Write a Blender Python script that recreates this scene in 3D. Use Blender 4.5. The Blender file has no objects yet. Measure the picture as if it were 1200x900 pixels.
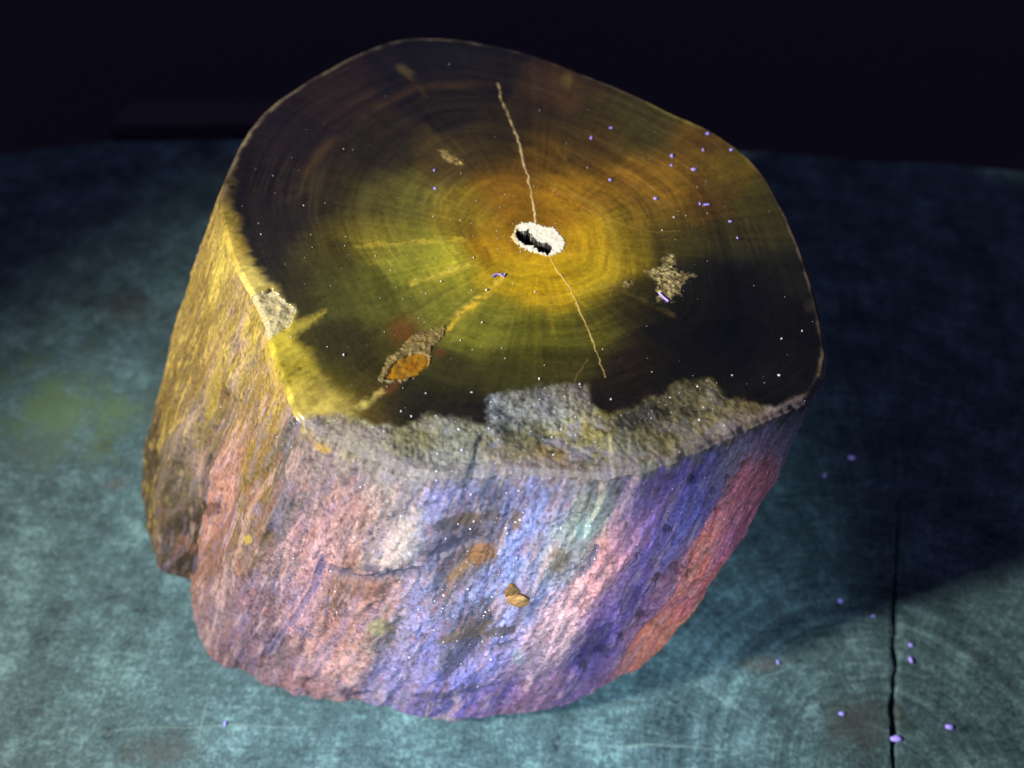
import bpy, math, random
import numpy as np
from mathutils import Vector

scn = bpy.context.scene
COL = scn.collection
rng = np.random.RandomState(7)
random.seed(7)

# ------------------------------------------------------------------ camera
CAM_H, PITCH, HFOV = 0.30, 54.0, 62.0
cam = bpy.data.cameras.new('camera')
cam_o = bpy.data.objects.new('camera', cam)
COL.objects.link(cam_o)
cam_o.location = (0, 0, CAM_H)
cam_o.rotation_euler = (math.radians(90 - PITCH), 0, 0)
cam.sensor_width = 36
cam.lens = 18 / math.tan(math.radians(HFOV / 2))
cam.clip_start = 0.01
cam.clip_end = 50
cam.dof.use_dof = True
cam.dof.focus_distance = 0.232
cam.dof.aperture_fstop = 7.0
scn.camera = cam_o

# ------------------------------------------------------------------ world
w = bpy.data.worlds.new('World')
scn.world = w
w.use_nodes = True
bg = w.node_tree.nodes['Background']
bg.inputs[0].default_value = (0.48, 0.46, 1.0, 1)
bg.inputs[1].default_value = 0.11

# ------------------------------------------------------------------ lamps (two hand torches, dark room)
def spot(name, loc, target, power, col, size, blend, radius):
    l = bpy.data.lights.new(name, 'SPOT')
    l.energy = power; l.color = col
    l.spot_size = math.radians(size); l.spot_blend = blend
    l.shadow_soft_size = radius
    o = bpy.data.objects.new(name, l); COL.objects.link(o)
    o.location = loc
    o.rotation_euler = (Vector(target) - Vector(loc)).to_track_quat('-Z', 'Y').to_euler()
    return o
spot('cool_torch', (0.015, -0.12, 0.25), (-0.012, 0.07, 0.04), 7.8, (0.66, 0.85, 1.0), 51, 1.0, 0.024)
spot('warm_torch', (-0.63, -0.046, 0.47), (-0.015, 0.105, 0.07), 54.0, (1.0, 0.95, 0.82), 47, 1.0, 0.034)

scn.view_settings.view_transform = 'Standard'
scn.view_settings.look = 'None'
scn.view_settings.exposure = 0.0
scn.view_settings.gamma = 1.0
scn.view_settings.use_curve_mapping = False
scn.render.engine = 'CYCLES'

# ------------------------------------------------------------------ maths helpers
FPX = 600 / math.tan(math.radians(HFOV / 2))
_p = math.radians(PITCH)
VF = np.array([0, math.cos(_p), -math.sin(_p)]); VU = np.array([0, math.sin(_p), math.cos(_p)])
def at(px, py, z=0.0):
    """survey point (1200 x 900 sheet) -> world point at height z"""
    d = np.array([(px - 600) / FPX, 0, 0]) + (450 - py) / FPX * VU + VF
    return np.array([0, 0, CAM_H]) + d * (z - CAM_H) / d[2]
def sheet(P):
    """world points -> survey sheet coordinates, used to look up where each marking of the stone lies"""
    q = P - np.array([0, 0, CAM_H])
    dep = q @ VF
    return np.stack([600 + FPX * q[:, 0] / dep, 450 - FPX * (q @ VU) / dep], 1)

PERM = np.random.RandomState(3).permutation(256)
PERM = np.concatenate([PERM, PERM, PERM])
RV = np.random.RandomState(4).rand(256)
def vnoise(x, y, z=None):
    if z is None: z = np.zeros_like(x)
    xi = np.floor(x).astype(int); yi = np.floor(y).astype(int); zi = np.floor(z).astype(int)
    xf, yf, zf = x - xi, y - yi, z - zi
    f = lambda t: t * t * t * (t * (6 * t - 15) + 10)
    a, b, c = f(xf), f(yf), f(zf)
    def h(i, j, k): return RV[PERM[PERM[PERM[i & 255] + (j & 255)] + (k & 255)]]
    def l(p, q, t): return p + (q - p) * t
    r0 = l(l(h(xi, yi, zi), h(xi + 1, yi, zi), a), l(h(xi, yi + 1, zi), h(xi + 1, yi + 1, zi), a), b)
    if not np.any(zf): return r0
    r1 = l(l(h(xi, yi, zi + 1), h(xi + 1, yi, zi + 1), a), l(h(xi, yi + 1, zi + 1), h(xi + 1, yi + 1, zi + 1), a), b)
    return l(r0, r1, c)
def fbm(x, y, z=None, o=4, g=0.5):
    """about -1..1"""
    s = 0; a = 1; t = 0
    for i in range(o):
        k = 2.03 ** i
        s = s + a * vnoise(x * k + 17.3 * i, y * k + 5.1 * i, None if z is None else z * k + 3.7 * i)
        t += a; a *= g
    return (s / t - 0.5) * 2
def sstep(a, b, x):
    t = np.clip((x - a) / (b - a), 0, 1)
    return t * t * (3 - 2 * t)
def lin(c):
    c = np.asarray(c, float) / 255
    return np.where(c <= 0.04045, c / 12.92, ((c + 0.055) / 1.055) ** 2.4)
def seg_d(Q, a, b):
    a = np.asarray(a, float); b = np.asarray(b, float); ab = b - a
    t = np.clip(((Q - a) @ ab) / (ab @ ab), 0, 1)
    return np.hypot(*(Q - a - t[:, None] * ab).T), t
def line_d(Q, pts):
    d = np.full(len(Q), 1e9)
    for a, b in zip(pts[:-1], pts[1:]): d = np.minimum(d, seg_d(Q, a, b)[0])
    return d
def poly_sd(Q, poly):
    """signed distance, positive inside"""
    P = [np.asarray(p, float) for p in poly]
    d = line_d(Q, P + [P[0]])
    ins = np.zeros(len(Q), bool)
    for i in range(len(P)):
        x0, y0 = P[i]; x1, y1 = P[i - 1]
        if y0 == y1: continue
        c = ((y0 > Q[:, 1]) != (y1 > Q[:, 1])) & (Q[:, 0] < (x1 - x0) * (Q[:, 1] - y0) / (y1 - y0) + x0)
        ins ^= c
    return np.where(ins, d, -d)
def blend_samples(X, pts, cols, sx, sy, k=1.0):
    """normalised gaussian interpolation of colour samples, done in log-ish (sqrt) space"""
    out = np.zeros((len(X), 3)); W = np.zeros(len(X)) + 1e-12
    mind = np.full(len(X), 1e9)
    D = []
    for p in pts:
        d = ((X[:, 0] - p[0]) / sx) ** 2 + ((X[:, 1] - p[1]) / sy) ** 2
        D.append(d); mind = np.minimum(mind, d)
    for d, c in zip(D, cols):
        wgt = np.exp(-(d - mind) * k)
        out += wgt[:, None] * np.sqrt(c); W += wgt
    return (out / W[:, None]) ** 2
def mixc(C, col, m):
    return C + (np.asarray(col) - C) * m[:, None]

# ------------------------------------------------------------------ node helpers
def new_mat(name):
    m = bpy.data.materials.new(name); m.use_nodes = True
    nt = m.node_tree
    b = nt.nodes['Principled BSDF']
    return m, nt, b
def nd(nt, t, **kw):
    n = nt.nodes.new(t)
    for k, v in kw.items():
        if hasattr(n, k): setattr(n, k, v)
        else: n.inputs[k].default_value = v
    return n
def stone_mat(name, rough, bump, dist, scale, var=0.35, coat=0.0, spec=0.5, rvar=0.15):
    """vertex-laid mineral colour, broken up by fine grain; grain also roughens and bumps"""
    m, nt, b = new_mat(name); L = nt.links.new
    at_ = nd(nt, 'ShaderNodeAttribute', attribute_name='mineral')
    tc = nd(nt, 'ShaderNodeTexCoord')
    n1 = nd(nt, 'ShaderNodeTexNoise', Scale=scale, Detail=6.0, Roughness=0.65)
    n2 = nd(nt, 'ShaderNodeTexNoise', Scale=scale * 4.3, Detail=3.0, Roughness=0.6)
    L(tc.outputs['Object'], n1.inputs['Vector']); L(tc.outputs['Object'], n2.inputs['Vector'])
    mr = nd(nt, 'ShaderNodeMapRange'); mr.inputs[1].default_value = 0.3; mr.inputs[2].default_value = 0.7
    mr.inputs[3].default_value = 1 - var; mr.inputs[4].default_value = 1 + var
    L(n1.outputs[0], mr.inputs[0])
    mx = nd(nt, 'ShaderNodeVectorMath', operation='SCALE')
    L(at_.outputs['Color'], mx.inputs[0]); L(mr.outputs[0], mx.inputs['Scale'])
    L(mx.outputs[0], b.inputs['Base Color'])
    r = nd(nt, 'ShaderNodeMapRange'); r.inputs[1].default_value = 0.3; r.inputs[2].default_value = 0.7
    r.inputs[3].default_value = max(rough - rvar, 0.03); r.inputs[4].default_value = min(rough + rvar, 1)
    L(n2.outputs[0], r.inputs[0]); L(r.outputs[0], b.inputs['Roughness'])
    ad = nd(nt, 'ShaderNodeMath', operation='ADD')
    L(n1.outputs[0], ad.inputs[0]); L(n2.outputs[0], ad.inputs[1])
    bp = nd(nt, 'ShaderNodeBump'); bp.inputs['Strength'].default_value = bump; bp.inputs['Distance'].default_value = dist
    L(ad.outputs[0], bp.inputs['Height']); L(bp.outputs[0], b.inputs['Normal'])
    b.inputs['Coat Weight'].default_value = coat
    b.inputs['Coat Roughness'].default_value = 0.08
    b.inputs['Specular IOR Level'].default_value = spec
    return m
M_face = stone_mat('polished_petrified_wood', 0.30, 0.03, 0.0002, 900, 0.22, 0.5, 0.35)
M_bark = stone_mat('weathered_petrified_bark', 0.65, 0.08, 0.0004, 900, 0.4, 0.0, 0.22)
M_chip = stone_mat('fractured_stone', 0.5, 0.6, 0.0003, 1500, 0.5, 0.0, 0.6, 0.3)
M_crust = stone_mat('white_mineral_crust', 0.6, 0.2, 0.0002, 1500, 0.08)

def tag(o, label=None, cat=None, group=None, kind=None):
    if label: o['label'] = label
    if cat: o['category'] = cat
    if group: o['group'] = group
    if kind: o['kind'] = kind
    return o
def mesh_np(name, V, F, mat, parent=None, C=None, smooth=True):
    me = bpy.data.meshes.new(name)
    V = np.ascontiguousarray(V, np.float32); F = np.ascontiguousarray(F, np.int32)
    k = F.shape[1]
    me.vertices.add(len(V)); me.vertices.foreach_set('co', V.ravel())
    me.loops.add(F.size); me.loops.foreach_set('vertex_index', F.ravel())
    me.polygons.add(len(F)); me.polygons.foreach_set('loop_start', np.arange(0, F.size, k, dtype=np.int32))
    me.update(calc_edges=True)
    if smooth: me.polygons.foreach_set('use_smooth', np.ones(len(F), bool))
    if C is not None:
        a = me.attributes.new('mineral', 'FLOAT_COLOR', 'POINT')
        a.data.foreach_set('color', np.concatenate([np.clip(C, 0, 0.95), np.ones((len(C), 1))], 1).astype(np.float32).ravel())
    me.validate()
    me.materials.append(mat)
    o = bpy.data.objects.new(name, me); COL.objects.link(o)
    if parent: o.parent = parent
    return o

# ================================================================== SETTING: sawn wood slab, dark floor
# outline of the slab around its pith
PITH_W = at(1047, 925)[:2]
out_pts = [at(1500, 222)[:2], at(1200, 203)[:2], at(1040, 190)[:2], at(880, 180)[:2], at(590, 171)[:2], at(300, 165)[:2],
           at(190, 165)[:2], at(100, 168)[:2], at(0, 182)[:2], at(-110, 215)[:2], at(-240, 300)[:2], at(-380, 480)[:2],
           np.array([-0.36, 0.0]), np.array([-0.30, -0.16]), np.array([-0.12, -0.28]), np.array([0.14, -0.33]),
           np.array([0.38, -0.24]), np.array([0.50, -0.02]), np.array([0.50, 0.18])]
def wood_slab():
    ca = at(1053, 560)[:2] - PITH_W
    A0 = math.atan2(ca[1], ca[0])                     # direction of the drying crack
    NA, NR = 540, 260
    op = np.array(out_pts) - PITH_W
    oa = np.unwrap(np.arctan2(op[:, 1], op[:, 0])); orr = np.hypot(op[:, 0], op[:, 1])
    order = np.argsort(np.mod(oa, 2 * math.pi)); oaa = np.mod(oa, 2 * math.pi)[order]; orr = orr[order]
    oaa = np.concatenate([oaa[-1:] - 2 * math.pi, oaa, oaa[:1] + 2 * math.pi]); orr = np.concatenate([orr[-1:], orr, orr[:1]])
    ang = A0 + np.linspace(0, 2 * math.pi, NA + 1)
    R = np.interp(np.mod(ang, 2 * math.pi), oaa, orr)
    R = R + 0.004 * fbm(np.cos(ang) * 6 + 9, np.sin(ang) * 6 + 9, o=3)
    R[-1] = R[0]
    s = np.linspace(0, 1, NR + 1) ** 1.3
    V = np.zeros((NR + 1, NA + 1, 3))
    r = s[:, None] * R[None, :]
    V[..., 0] = PITH_W[0] + r * np.cos(ang); V[..., 1] = PITH_W[1] + r * np.sin(ang)
    V[..., 2] = 0.00035 * fbm(V[..., 0].ravel() * 60, V[..., 1].ravel() * 60, o=3).reshape(r.shape) - 0.0004
    # open the crack: push both lips apart, width tapers outward
    L = 0.112
    rr = r[:, 0]
    wob = 0.0016 * fbm(rr * 140 + 3, rr * 0 + 4.5, o=5)
    wid = 0.0012 * np.clip(1 - rr / L, 0, 1) ** 0.6 * (1 + 1.0 * fbm(rr * 400, rr * 0 + 8.2, o=4))
    wid[rr > L] = 0; wid[0] = 0.0004
    n = np.array([-math.sin(A0), math.cos(A0)])
    for j in range(14):
        f = (1 - j / 14) ** 2
        V[:, j, :2] += n * ((wob + wid) * f)[:, None]
        V[:, NA - j, :2] += n * ((wob - wid) * f)[:, None]
        V[:, j, 2] -= 0.0006 * (wid > 0) * (1 - j / 14) ** 6; V[:, NA - j, 2] -= 0.0006 * (wid > 0) * (1 - j / 14) ** 6
    verts = V.reshape(-1, 3); W = NA + 1
    i, j = np.meshgrid(np.arange(NR), np.arange(NA), indexing='ij')
    q = (i * W + j).ravel()
    F = np.stack([q, q + W, q + W + 1, q + 1], 1)
    # crack walls, outer edge
    extra = []; faces = []
    base = len(verts)
    for col in (0, NA):
        nr = int(np.searchsorted(rr, 0.112)) + 1
        low = (V[:nr + 1, 0] + V[:nr + 1, NA]) / 2; low[:, 2] -= 0.004
        k0 = base + len(extra); extra += list(V[:nr + 1, col]); k1 = base + len(extra); extra += list(low)
        for a in range(nr):
            faces.append([k0 + a, k1 + a, k1 + a + 1, k0 + a + 1] if col == 0 else [k0 + a, k0 + a + 1, k1 + a + 1, k1 + a])
    k0 = base + len(extra)
    low = V[NR].copy(); low[:, 2] = -0.10; extra += list(low)
    for j in range(NA):
        t = NR * W + j
        faces.append([t, k0 + j, k0 + j + 1, t + 1])
    verts = np.concatenate([verts, np.array(extra)]); F = np.concatenate([F, np.array(faces)])
    # material
    m, nt, b = new_mat('grey_sawn_end_grain'); L = nt.links.new
    tc = nd(nt, 'ShaderNodeTexCoord')
    off = nd(nt, 'ShaderNodeVectorMath', operation='SUBTRACT'); off.inputs[1].default_value = (PITH_W[0], PITH_W[1], 0)
    L(tc.outputs['Object'], off.inputs[0])
    wn = nd(nt, 'ShaderNodeTexNoise', Scale=22.0, Detail=3.0); L(tc.outputs['Object'], wn.inputs['Vector'])
    wsub = nd(nt, 'ShaderNodeVectorMath', operation='SUBTRACT'); wsub.inputs[1].default_value = (0.5, 0.5, 0.5); L(wn.outputs['Color'], wsub.inputs[0])
    wsc = nd(nt, 'ShaderNodeVectorMath', operation='SCALE'); wsc.inputs['Scale'].default_value = 0.007; L(wsub.outputs[0], wsc.inputs[0])
    wad = nd(nt, 'ShaderNodeVectorMath', operation='ADD'); L(off.outputs[0], wad.inputs[0]); L(wsc.outputs[0], wad.inputs[1])
    fl = nd(nt, 'ShaderNodeVectorMath', operation='MULTIPLY'); fl.inputs[1].default_value = (1, 1, 0); L(wad.outputs[0], fl.inputs[0])
    ln = nd(nt, 'ShaderNodeVectorMath', operation='LENGTH'); L(fl.outputs[0], ln.inputs[0])
    sx = nd(nt, 'ShaderNodeSeparateXYZ'); L(fl.outputs[0], sx.inputs[0])
    an = nd(nt, 'ShaderNodeMath', operation='ARCTAN2'); L(sx.outputs[1], an.inputs[0]); L(sx.outputs[0], an.inputs[1])
    # growth rings: 1-d noise of the radius
    rg = nd(nt, 'ShaderNodeTexNoise', noise_dimensions='1D', Scale=240.0, Detail=3.0, Roughness=0.6); L(ln.outputs['Value'], rg.inputs['W'])
    # rays: noise of the angle, slowly changing along the radius
    cb = nd(nt, 'ShaderNodeCombineXYZ'); L(an.outputs[0], cb.inputs[0]); L(ln.outputs['Value'], cb.inputs[1])
    rmp = nd(nt, 'ShaderNodeMapping'); rmp.inputs['Scale'].default_value = (60, 45, 1); L(cb.outputs[0], rmp.inputs[0])
    ry = nd(nt, 'ShaderNodeTexNoise', Scale=1.0, Detail=4.0, Roughness=0.6); L(rmp.outputs[0], ry.inputs['Vector'])
    # saw marks: long thin streaks running up and to the right
    smp = nd(nt, 'ShaderNodeMapping'); smp.inputs['Rotation'].default_value = (0, 0, math.radians(-70)); smp.inputs['Scale'].default_value = (110, 520, 1)
    L(wad.outputs[0], smp.inputs[0])
    sw = nd(nt, 'ShaderNodeTexNoise', Scale=1.0, Detail=4.0, Roughness=0.65); L(smp.outputs[0], sw.inputs['Vector'])
    smp2 = nd(nt, 'ShaderNodeMapping'); smp2.inputs['Rotation'].default_value = (0, 0, math.radians(12)); smp2.inputs['Scale'].default_value = (160, 430, 1)
    L(wad.outputs[0], smp2.inputs[0])
    sw2 = nd(nt, 'ShaderNodeTexNoise', Scale=1.0, Detail=4.0, Roughness=0.65); L(smp2.outputs[0], sw2.inputs['Vector'])
    st = nd(nt, 'ShaderNodeTexNoise', Scale=46.0, Detail=9.0, Roughness=0.74); L(tc.outputs['Object'], st.inputs['Vector'])
    fine = nd(nt, 'ShaderNodeTexNoise', Scale=700.0, Detail=4.0, Roughness=0.7); L(tc.outputs['Object'], fine.inputs['Vector'])
    def wsum(items):
        prev = None
        for o_, wt in items:
            mm = nd(nt, 'ShaderNodeMath', operation='MULTIPLY_ADD'); mm.inputs[1].default_value = wt
            L(o_, mm.inputs[0])
            if prev is None: mm.inputs[2].default_value = 0
            else: L(prev, mm.inputs[2])
            prev = mm.outputs[0]
        return prev
    rc = nd(nt, 'ShaderNodeMath', operation='SUBTRACT'); rc.inputs[1].default_value = 0.5; L(rg.outputs[0], rc.inputs[0])
    rfade = nd(nt, 'ShaderNodeMapRange'); rfade.inputs[1].default_value = 0.03; rfade.inputs[2].default_value = 0.13; rfade.inputs[3].default_value = 1.0; rfade.inputs[4].default_value = 0.25
    L(ln.outputs['Value'], rfade.inputs[0])
    rr_ = nd(nt, 'ShaderNodeMath', operation='MULTIPLY_ADD'); rr_.inputs[2].default_value = 0.5; L(rc.outputs[0], rr_.inputs[0]); L(rfade.outputs[0], rr_.inputs[1])
    tot = wsum([(rr_.outputs[0], 0.33), (ry.outputs[0], 0.20), (sw.outputs[0], 0.24), (sw2.outputs[0], 0.10), (st.outputs[0], 0.80), (fine.outputs[0], 0.56)])
    cr = nd(nt, 'ShaderNodeValToRGB')
    e = cr.color_ramp.elements
    e[0].position = 0.70; e[0].color = (0.012, 0.025, 0.030, 1)
    e[1].position = 1.20; e[1].color = (0.17, 0.30, 0.32, 1)
    x = cr.color_ramp.elements.new(0.93); x.color = (0.056, 0.104, 0.117, 1)
    sc = nd(nt, 'ShaderNodeMath', operation='MULTIPLY'); sc.inputs[1].default_value = 1.0; L(tot, sc.inputs[0])
    mrg = nd(nt, 'ShaderNodeMapRange'); mrg.inputs[1].default_value = 0.88; mrg.inputs[2].default_value = 1.40
    L(tot, mrg.inputs[0])
    e[0].position = 0.08; x.position = 0.5; e[-1].position = 0.95
    L(mrg.outputs[0], cr.inputs[0])
    # stains with a shape of their own; the green one paints in reflected light
    col_out = cr.outputs[0]
    stains_and_glow = [((1000, 850), 0.017, 0.010, (0.06, 0.055, 0.045), 0.4), ((150, 365), 0.018, 0.010, (0.035, 0.035, 0.03), 0.6),
              ((135, 567), 0.008, 0.0035, (0.06, 0.045, 0.04), 0.7), ((120, 520), 0.004, 0.003, (0.03, 0.035, 0.035), 0.9),
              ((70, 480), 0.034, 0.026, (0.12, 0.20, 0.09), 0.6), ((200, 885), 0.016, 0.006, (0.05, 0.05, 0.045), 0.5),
              ((895, 775), 0.008, 0.003, (0.10, 0.08, 0.06), 0.5), ((40, 520), 0.02, 0.008, (0.06, 0.09, 0.10), 0.6)]
    for (px, rx_, ry_, c, amt) in stains_and_glow:
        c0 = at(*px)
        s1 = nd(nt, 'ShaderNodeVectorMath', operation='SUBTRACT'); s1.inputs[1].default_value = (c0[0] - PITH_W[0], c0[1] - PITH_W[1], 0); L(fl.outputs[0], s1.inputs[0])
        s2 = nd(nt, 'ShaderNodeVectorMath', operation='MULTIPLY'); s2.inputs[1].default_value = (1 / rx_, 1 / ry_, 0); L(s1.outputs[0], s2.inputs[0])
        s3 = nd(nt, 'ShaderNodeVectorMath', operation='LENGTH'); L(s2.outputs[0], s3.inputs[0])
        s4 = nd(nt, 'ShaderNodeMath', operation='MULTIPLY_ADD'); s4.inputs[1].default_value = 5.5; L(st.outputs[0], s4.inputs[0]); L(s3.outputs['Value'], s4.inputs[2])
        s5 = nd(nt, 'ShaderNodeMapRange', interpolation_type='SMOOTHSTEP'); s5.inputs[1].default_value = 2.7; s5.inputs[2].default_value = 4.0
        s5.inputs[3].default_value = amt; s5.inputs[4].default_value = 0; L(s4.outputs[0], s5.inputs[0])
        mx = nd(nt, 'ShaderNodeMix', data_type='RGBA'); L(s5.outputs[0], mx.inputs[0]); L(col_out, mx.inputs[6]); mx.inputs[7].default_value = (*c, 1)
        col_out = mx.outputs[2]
    # pale scratches across the sawn surface
    for p0, p1, wd in [((60, 858), (440, 850), 0.0005), ((800, 790), (905, 850), 0.0007), ((620, 868), (900, 880), 0.0006), ((860, 800), (960, 770), 0.0004), ((250, 800), (230, 900), 0.0005)]:
        A, Bp = at(*p0)[:2] - PITH_W, at(*p1)[:2] - PITH_W
        mid = (A + Bp) / 2; ln_ = np.hypot(*(Bp - A)) / 2; an_ = math.atan2(*(Bp - A)[::-1])
        mp = nd(nt, 'ShaderNodeMapping', vector_type='TEXTURE'); mp.inputs['Location'].default_value = (mid[0], mid[1], 0)
        mp.inputs['Rotation'].default_value = (0, 0, an_); mp.inputs['Scale'].default_value = (ln_, wd, 1); L(fl.outputs[0], mp.inputs[0])
        l_ = nd(nt, 'ShaderNodeVectorMath', operation='LENGTH'); L(mp.outputs[0], l_.inputs[0])
        s6 = nd(nt, 'ShaderNodeMapRange', interpolation_type='SMOOTHSTEP'); s6.inputs[1].default_value = 0.3; s6.inputs[2].default_value = 1.1
        s6.inputs[3].default_value = 0.25; s6.inputs[4].default_value = 0; L(l_.outputs['Value'], s6.inputs[0])
        mx = nd(nt, 'ShaderNodeMix', data_type='RGBA'); L(s6.outputs[0], mx.inputs[0]); L(col_out, mx.inputs[6]); mx.inputs[7].default_value = (0.22, 0.30, 0.28, 1)
        col_out = mx.outputs[2]
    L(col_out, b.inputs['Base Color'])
    b.inputs['Roughness'].default_value = 0.72
    b.inputs['Specular IOR Level'].default_value = 0.25
    bp = nd(nt, 'ShaderNodeBump'); bp.inputs['Strength'].default_value = 0.5; bp.inputs['Distance'].default_value = 0.0008
    hsum = wsum([(sw.outputs[0], 0.5), (sw2.outputs[0], 0.4), (rg.outputs[0], 0.4), (fine.outputs[0], 0.35)])
    L(hsum, bp.inputs['Height']); L(bp.outputs[0], b.inputs['Normal'])
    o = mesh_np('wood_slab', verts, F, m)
    tag(o, 'grey sawn end-grain wood slab with a radial drying crack', 'wood slab', kind='structure')
    return o
wood_slab()

def dark_floor():
    m, nt, b = new_mat('dark_floor'); L = nt.links.new
    n = nd(nt, 'ShaderNodeTexNoise', Scale=9.0, Detail=5.0)
    cr = nd(nt, 'ShaderNodeValToRGB'); L(n.outputs[0], cr.inputs[0])
    cr.color_ramp.elements[0].color = (0.024, 0.016, 0.022, 1); cr.color_ramp.elements[1].color = (0.040, 0.028, 0.036, 1)
    L(cr.outputs[0], b.inputs['Base Color']); b.inputs['Roughness'].default_value = 0.9
    g = 12
    V = np.array([[-g, -g, -0.75], [g, -g, -0.75], [g, g, -0.75], [-g, g, -0.75]], float)
    tag(mesh_np('floor', V, np.array([[0, 1, 2, 3]]), m, smooth=False), 'dark floor below and behind the wood slab', 'floor', kind='structure')
dark_floor()

def board():
    m, nt, b = new_mat('dim_board'); L = nt.links.new
    tc = nd(nt, 'ShaderNodeTexCoord'); mp = nd(nt, 'ShaderNodeMapping'); mp.inputs['Scale'].default_value = (8, 120, 120)
    n = nd(nt, 'ShaderNodeTexNoise', Scale=1.0, Detail=5.0); L(tc.outputs['Object'], mp.inputs[0]); L(mp.outputs[0], n.inputs['Vector'])
    cr = nd(nt, 'ShaderNodeValToRGB'); L(n.outputs[0], cr.inputs[0])
    cr.color_ramp.elements[0].color = (0.035, 0.025, 0.03, 1); cr.color_ramp.elements[1].color = (0.07, 0.05, 0.06, 1)
    L(cr.outputs[0], b.inputs['Base Color']); b.inputs['Roughness'].default_value = 0.75
    z = -0.02
    a0, a1 = at(120, 150, z), at(330, 150, z); b0, b1 = at(150, 118, z), at(340, 118, z)
    import bmesh
    bm = bmesh.new()
    top = [bm.verts.new(p) for p in (a0, a1, b1, b0)]
    bot = [bm.verts.new(p - np.array([0, 0, 0.03])) for p in (a0, a1, b1, b0)]
    bm.faces.new(top); bm.faces.new(bot[::-1])
    for i in range(4): bm.faces.new([top[i], bot[i], bot[(i + 1) % 4], top[(i + 1) % 4]])
    bmesh.ops.bevel(bm, geom=bm.edges[:], offset=0.003, segments=2, affect='EDGES')
    bmesh.ops.recalc_face_normals(bm, faces=bm.faces[:])
    me = bpy.data.meshes.new('wooden_board'); bm.to_mesh(me); bm.free(); me.materials.append(m)
    o = bpy.data.objects.new('wooden_board', me); COL.objects.link(o)
    tag(o, 'dim brownish board behind the slab, left of the petrified log', 'board')
board()

# ================================================================== THE PETRIFIED LOG
H = 0.125
TB = [((255, 232), (166, 585)), ((259, 262), (164, 612)), ((272, 305), (172, 645)), ((292, 342), (192, 682)), ((308, 375), (217, 703)),
      ((318, 415), (223, 730)), ((333, 455), (232, 757)), ((350, 492), (252, 783)), ((392, 513), (285, 797)), ((440, 533), (325, 812)),
      ((500, 553), (375, 825)), ((560, 549), (430, 838)), ((620, 546), (480, 850)), ((670, 550), (520, 853)), ((720, 551), (570, 850)),
      ((770, 541), (615, 843)), ((820, 522), (655, 832)), ((870, 501), (695, 815)), ((915, 484), (720, 803)), ((950, 464), (738, 791)),
      ((969, 432), (755, 775)), ((968, 395), None), ((957, 345), None), ((940, 290), None), ((915, 235), None), ((885, 190), None),
      ((840, 155), None), ((790, 132), None), ((740, 108), None), ((690, 88), None), ((630, 65), None), ((570, 50), None), ((520, 43), None),
      ((470, 44), None), ((425, 58), None), ((385, 78), None), ((345, 102), None), ((310, 128), None), ((285, 160), None), ((268, 195), None)]
T = np.array([at(*t, H) for t, _ in TB])[:, :2]
nb = sum(b is not None for _, b in TB)
B = np.zeros_like(T)
for i in range(nb): B[i] = at(*TB[i][1], 0)[:2]
sh0, sh1 = B[nb - 1] - T[nb - 1], B[0] - T[0]
for i in range(nb, len(TB)):
    f = (i - nb + 1) / (len(TB) - nb + 1); B[i] = T[i] + sh0 + (sh1 - sh0) * f
def crom(P, t):
    """periodic Catmull-Rom"""
    n = len(P); i = np.floor(t).astype(int); f = (t - i)[:, None]
    p0, p1, p2, p3 = P[(i - 1) % n], P[i % n], P[(i + 1) % n], P[(i + 2) % n]
    return 0.5 * (2 * p1 + (p2 - p0) * f + (2 * p0 - 5 * p1 + 4 * p2 - p3) * f ** 2 + (3 * p1 - p0 - 3 * p2 + p3) * f ** 3)
NT = 1400
tt = np.linspace(0, len(TB), 8000, endpoint=False)
dens = np.where((tt > nb + 1) & (tt < len(TB) - 3), 0.42, 1.0)
pt = crom(T, tt); seg = np.hypot(*(np.roll(pt, -1, 0) - pt).T) * dens
cum = np.concatenate([[0], np.cumsum(seg)])
tv = np.interp(np.linspace(0, cum[-1], NT, endpoint=False), cum, np.append(tt, len(TB)))
Tt, Bt = crom(T, tv), crom(B, tv)
# ragged rim: the sawn edge has lost small crumbs, more so in front
_d = np.roll(Tt, -1, 0) - np.roll(Tt, 1, 0); _n = np.stack([_d[:, 1], -_d[:, 0]], 1) / np.hypot(*_d.T)[:, None]
_n = _n * np.sign(np.sum(_n * (Tt - Tt.mean(0)), 1))[:, None]
_amp = np.where((tv > 7.5) & (tv < 20), 0.0007, 0.0003)
Ts = Tt                                                   # smooth outline, carries the bark
Tt = Tt + _n * (_amp * fbm(Tt[:, 0] * 330 + 11, Tt[:, 1] * 330 + 5, o=4, g=0.6))[:, None]
dl = np.hypot(*(np.roll(Ts, -1, 0) - Ts).T)
U = np.concatenate([[0], np.cumsum(dl)[:-1]])            # metres along the rim
# ---- top grid
PITH = at(630, 281, H)[:2]
NS = 300
s = np.linspace(0, 1, NS + 1)[1:]
XY = PITH + s[:, None, None] * (Tt - PITH)[None]
top = np.concatenate([XY, np.full((NS, NT, 1), H)], 2).reshape(-1, 3)
S = np.repeat(s, NT); TH = np.tile(np.arctan2(*(Tt - PITH)[:, ::-1].T), NS); UU = np.tile(U, NS)
Q = sheet(top)
x, y = top[:, 0], top[:, 1]
n_lo = fbm(x * 60, y * 60, o=4); n_mid = fbm(x * 220, y * 220, o=4); n_hi = fbm(x * 900, y * 900, o=3)
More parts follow.
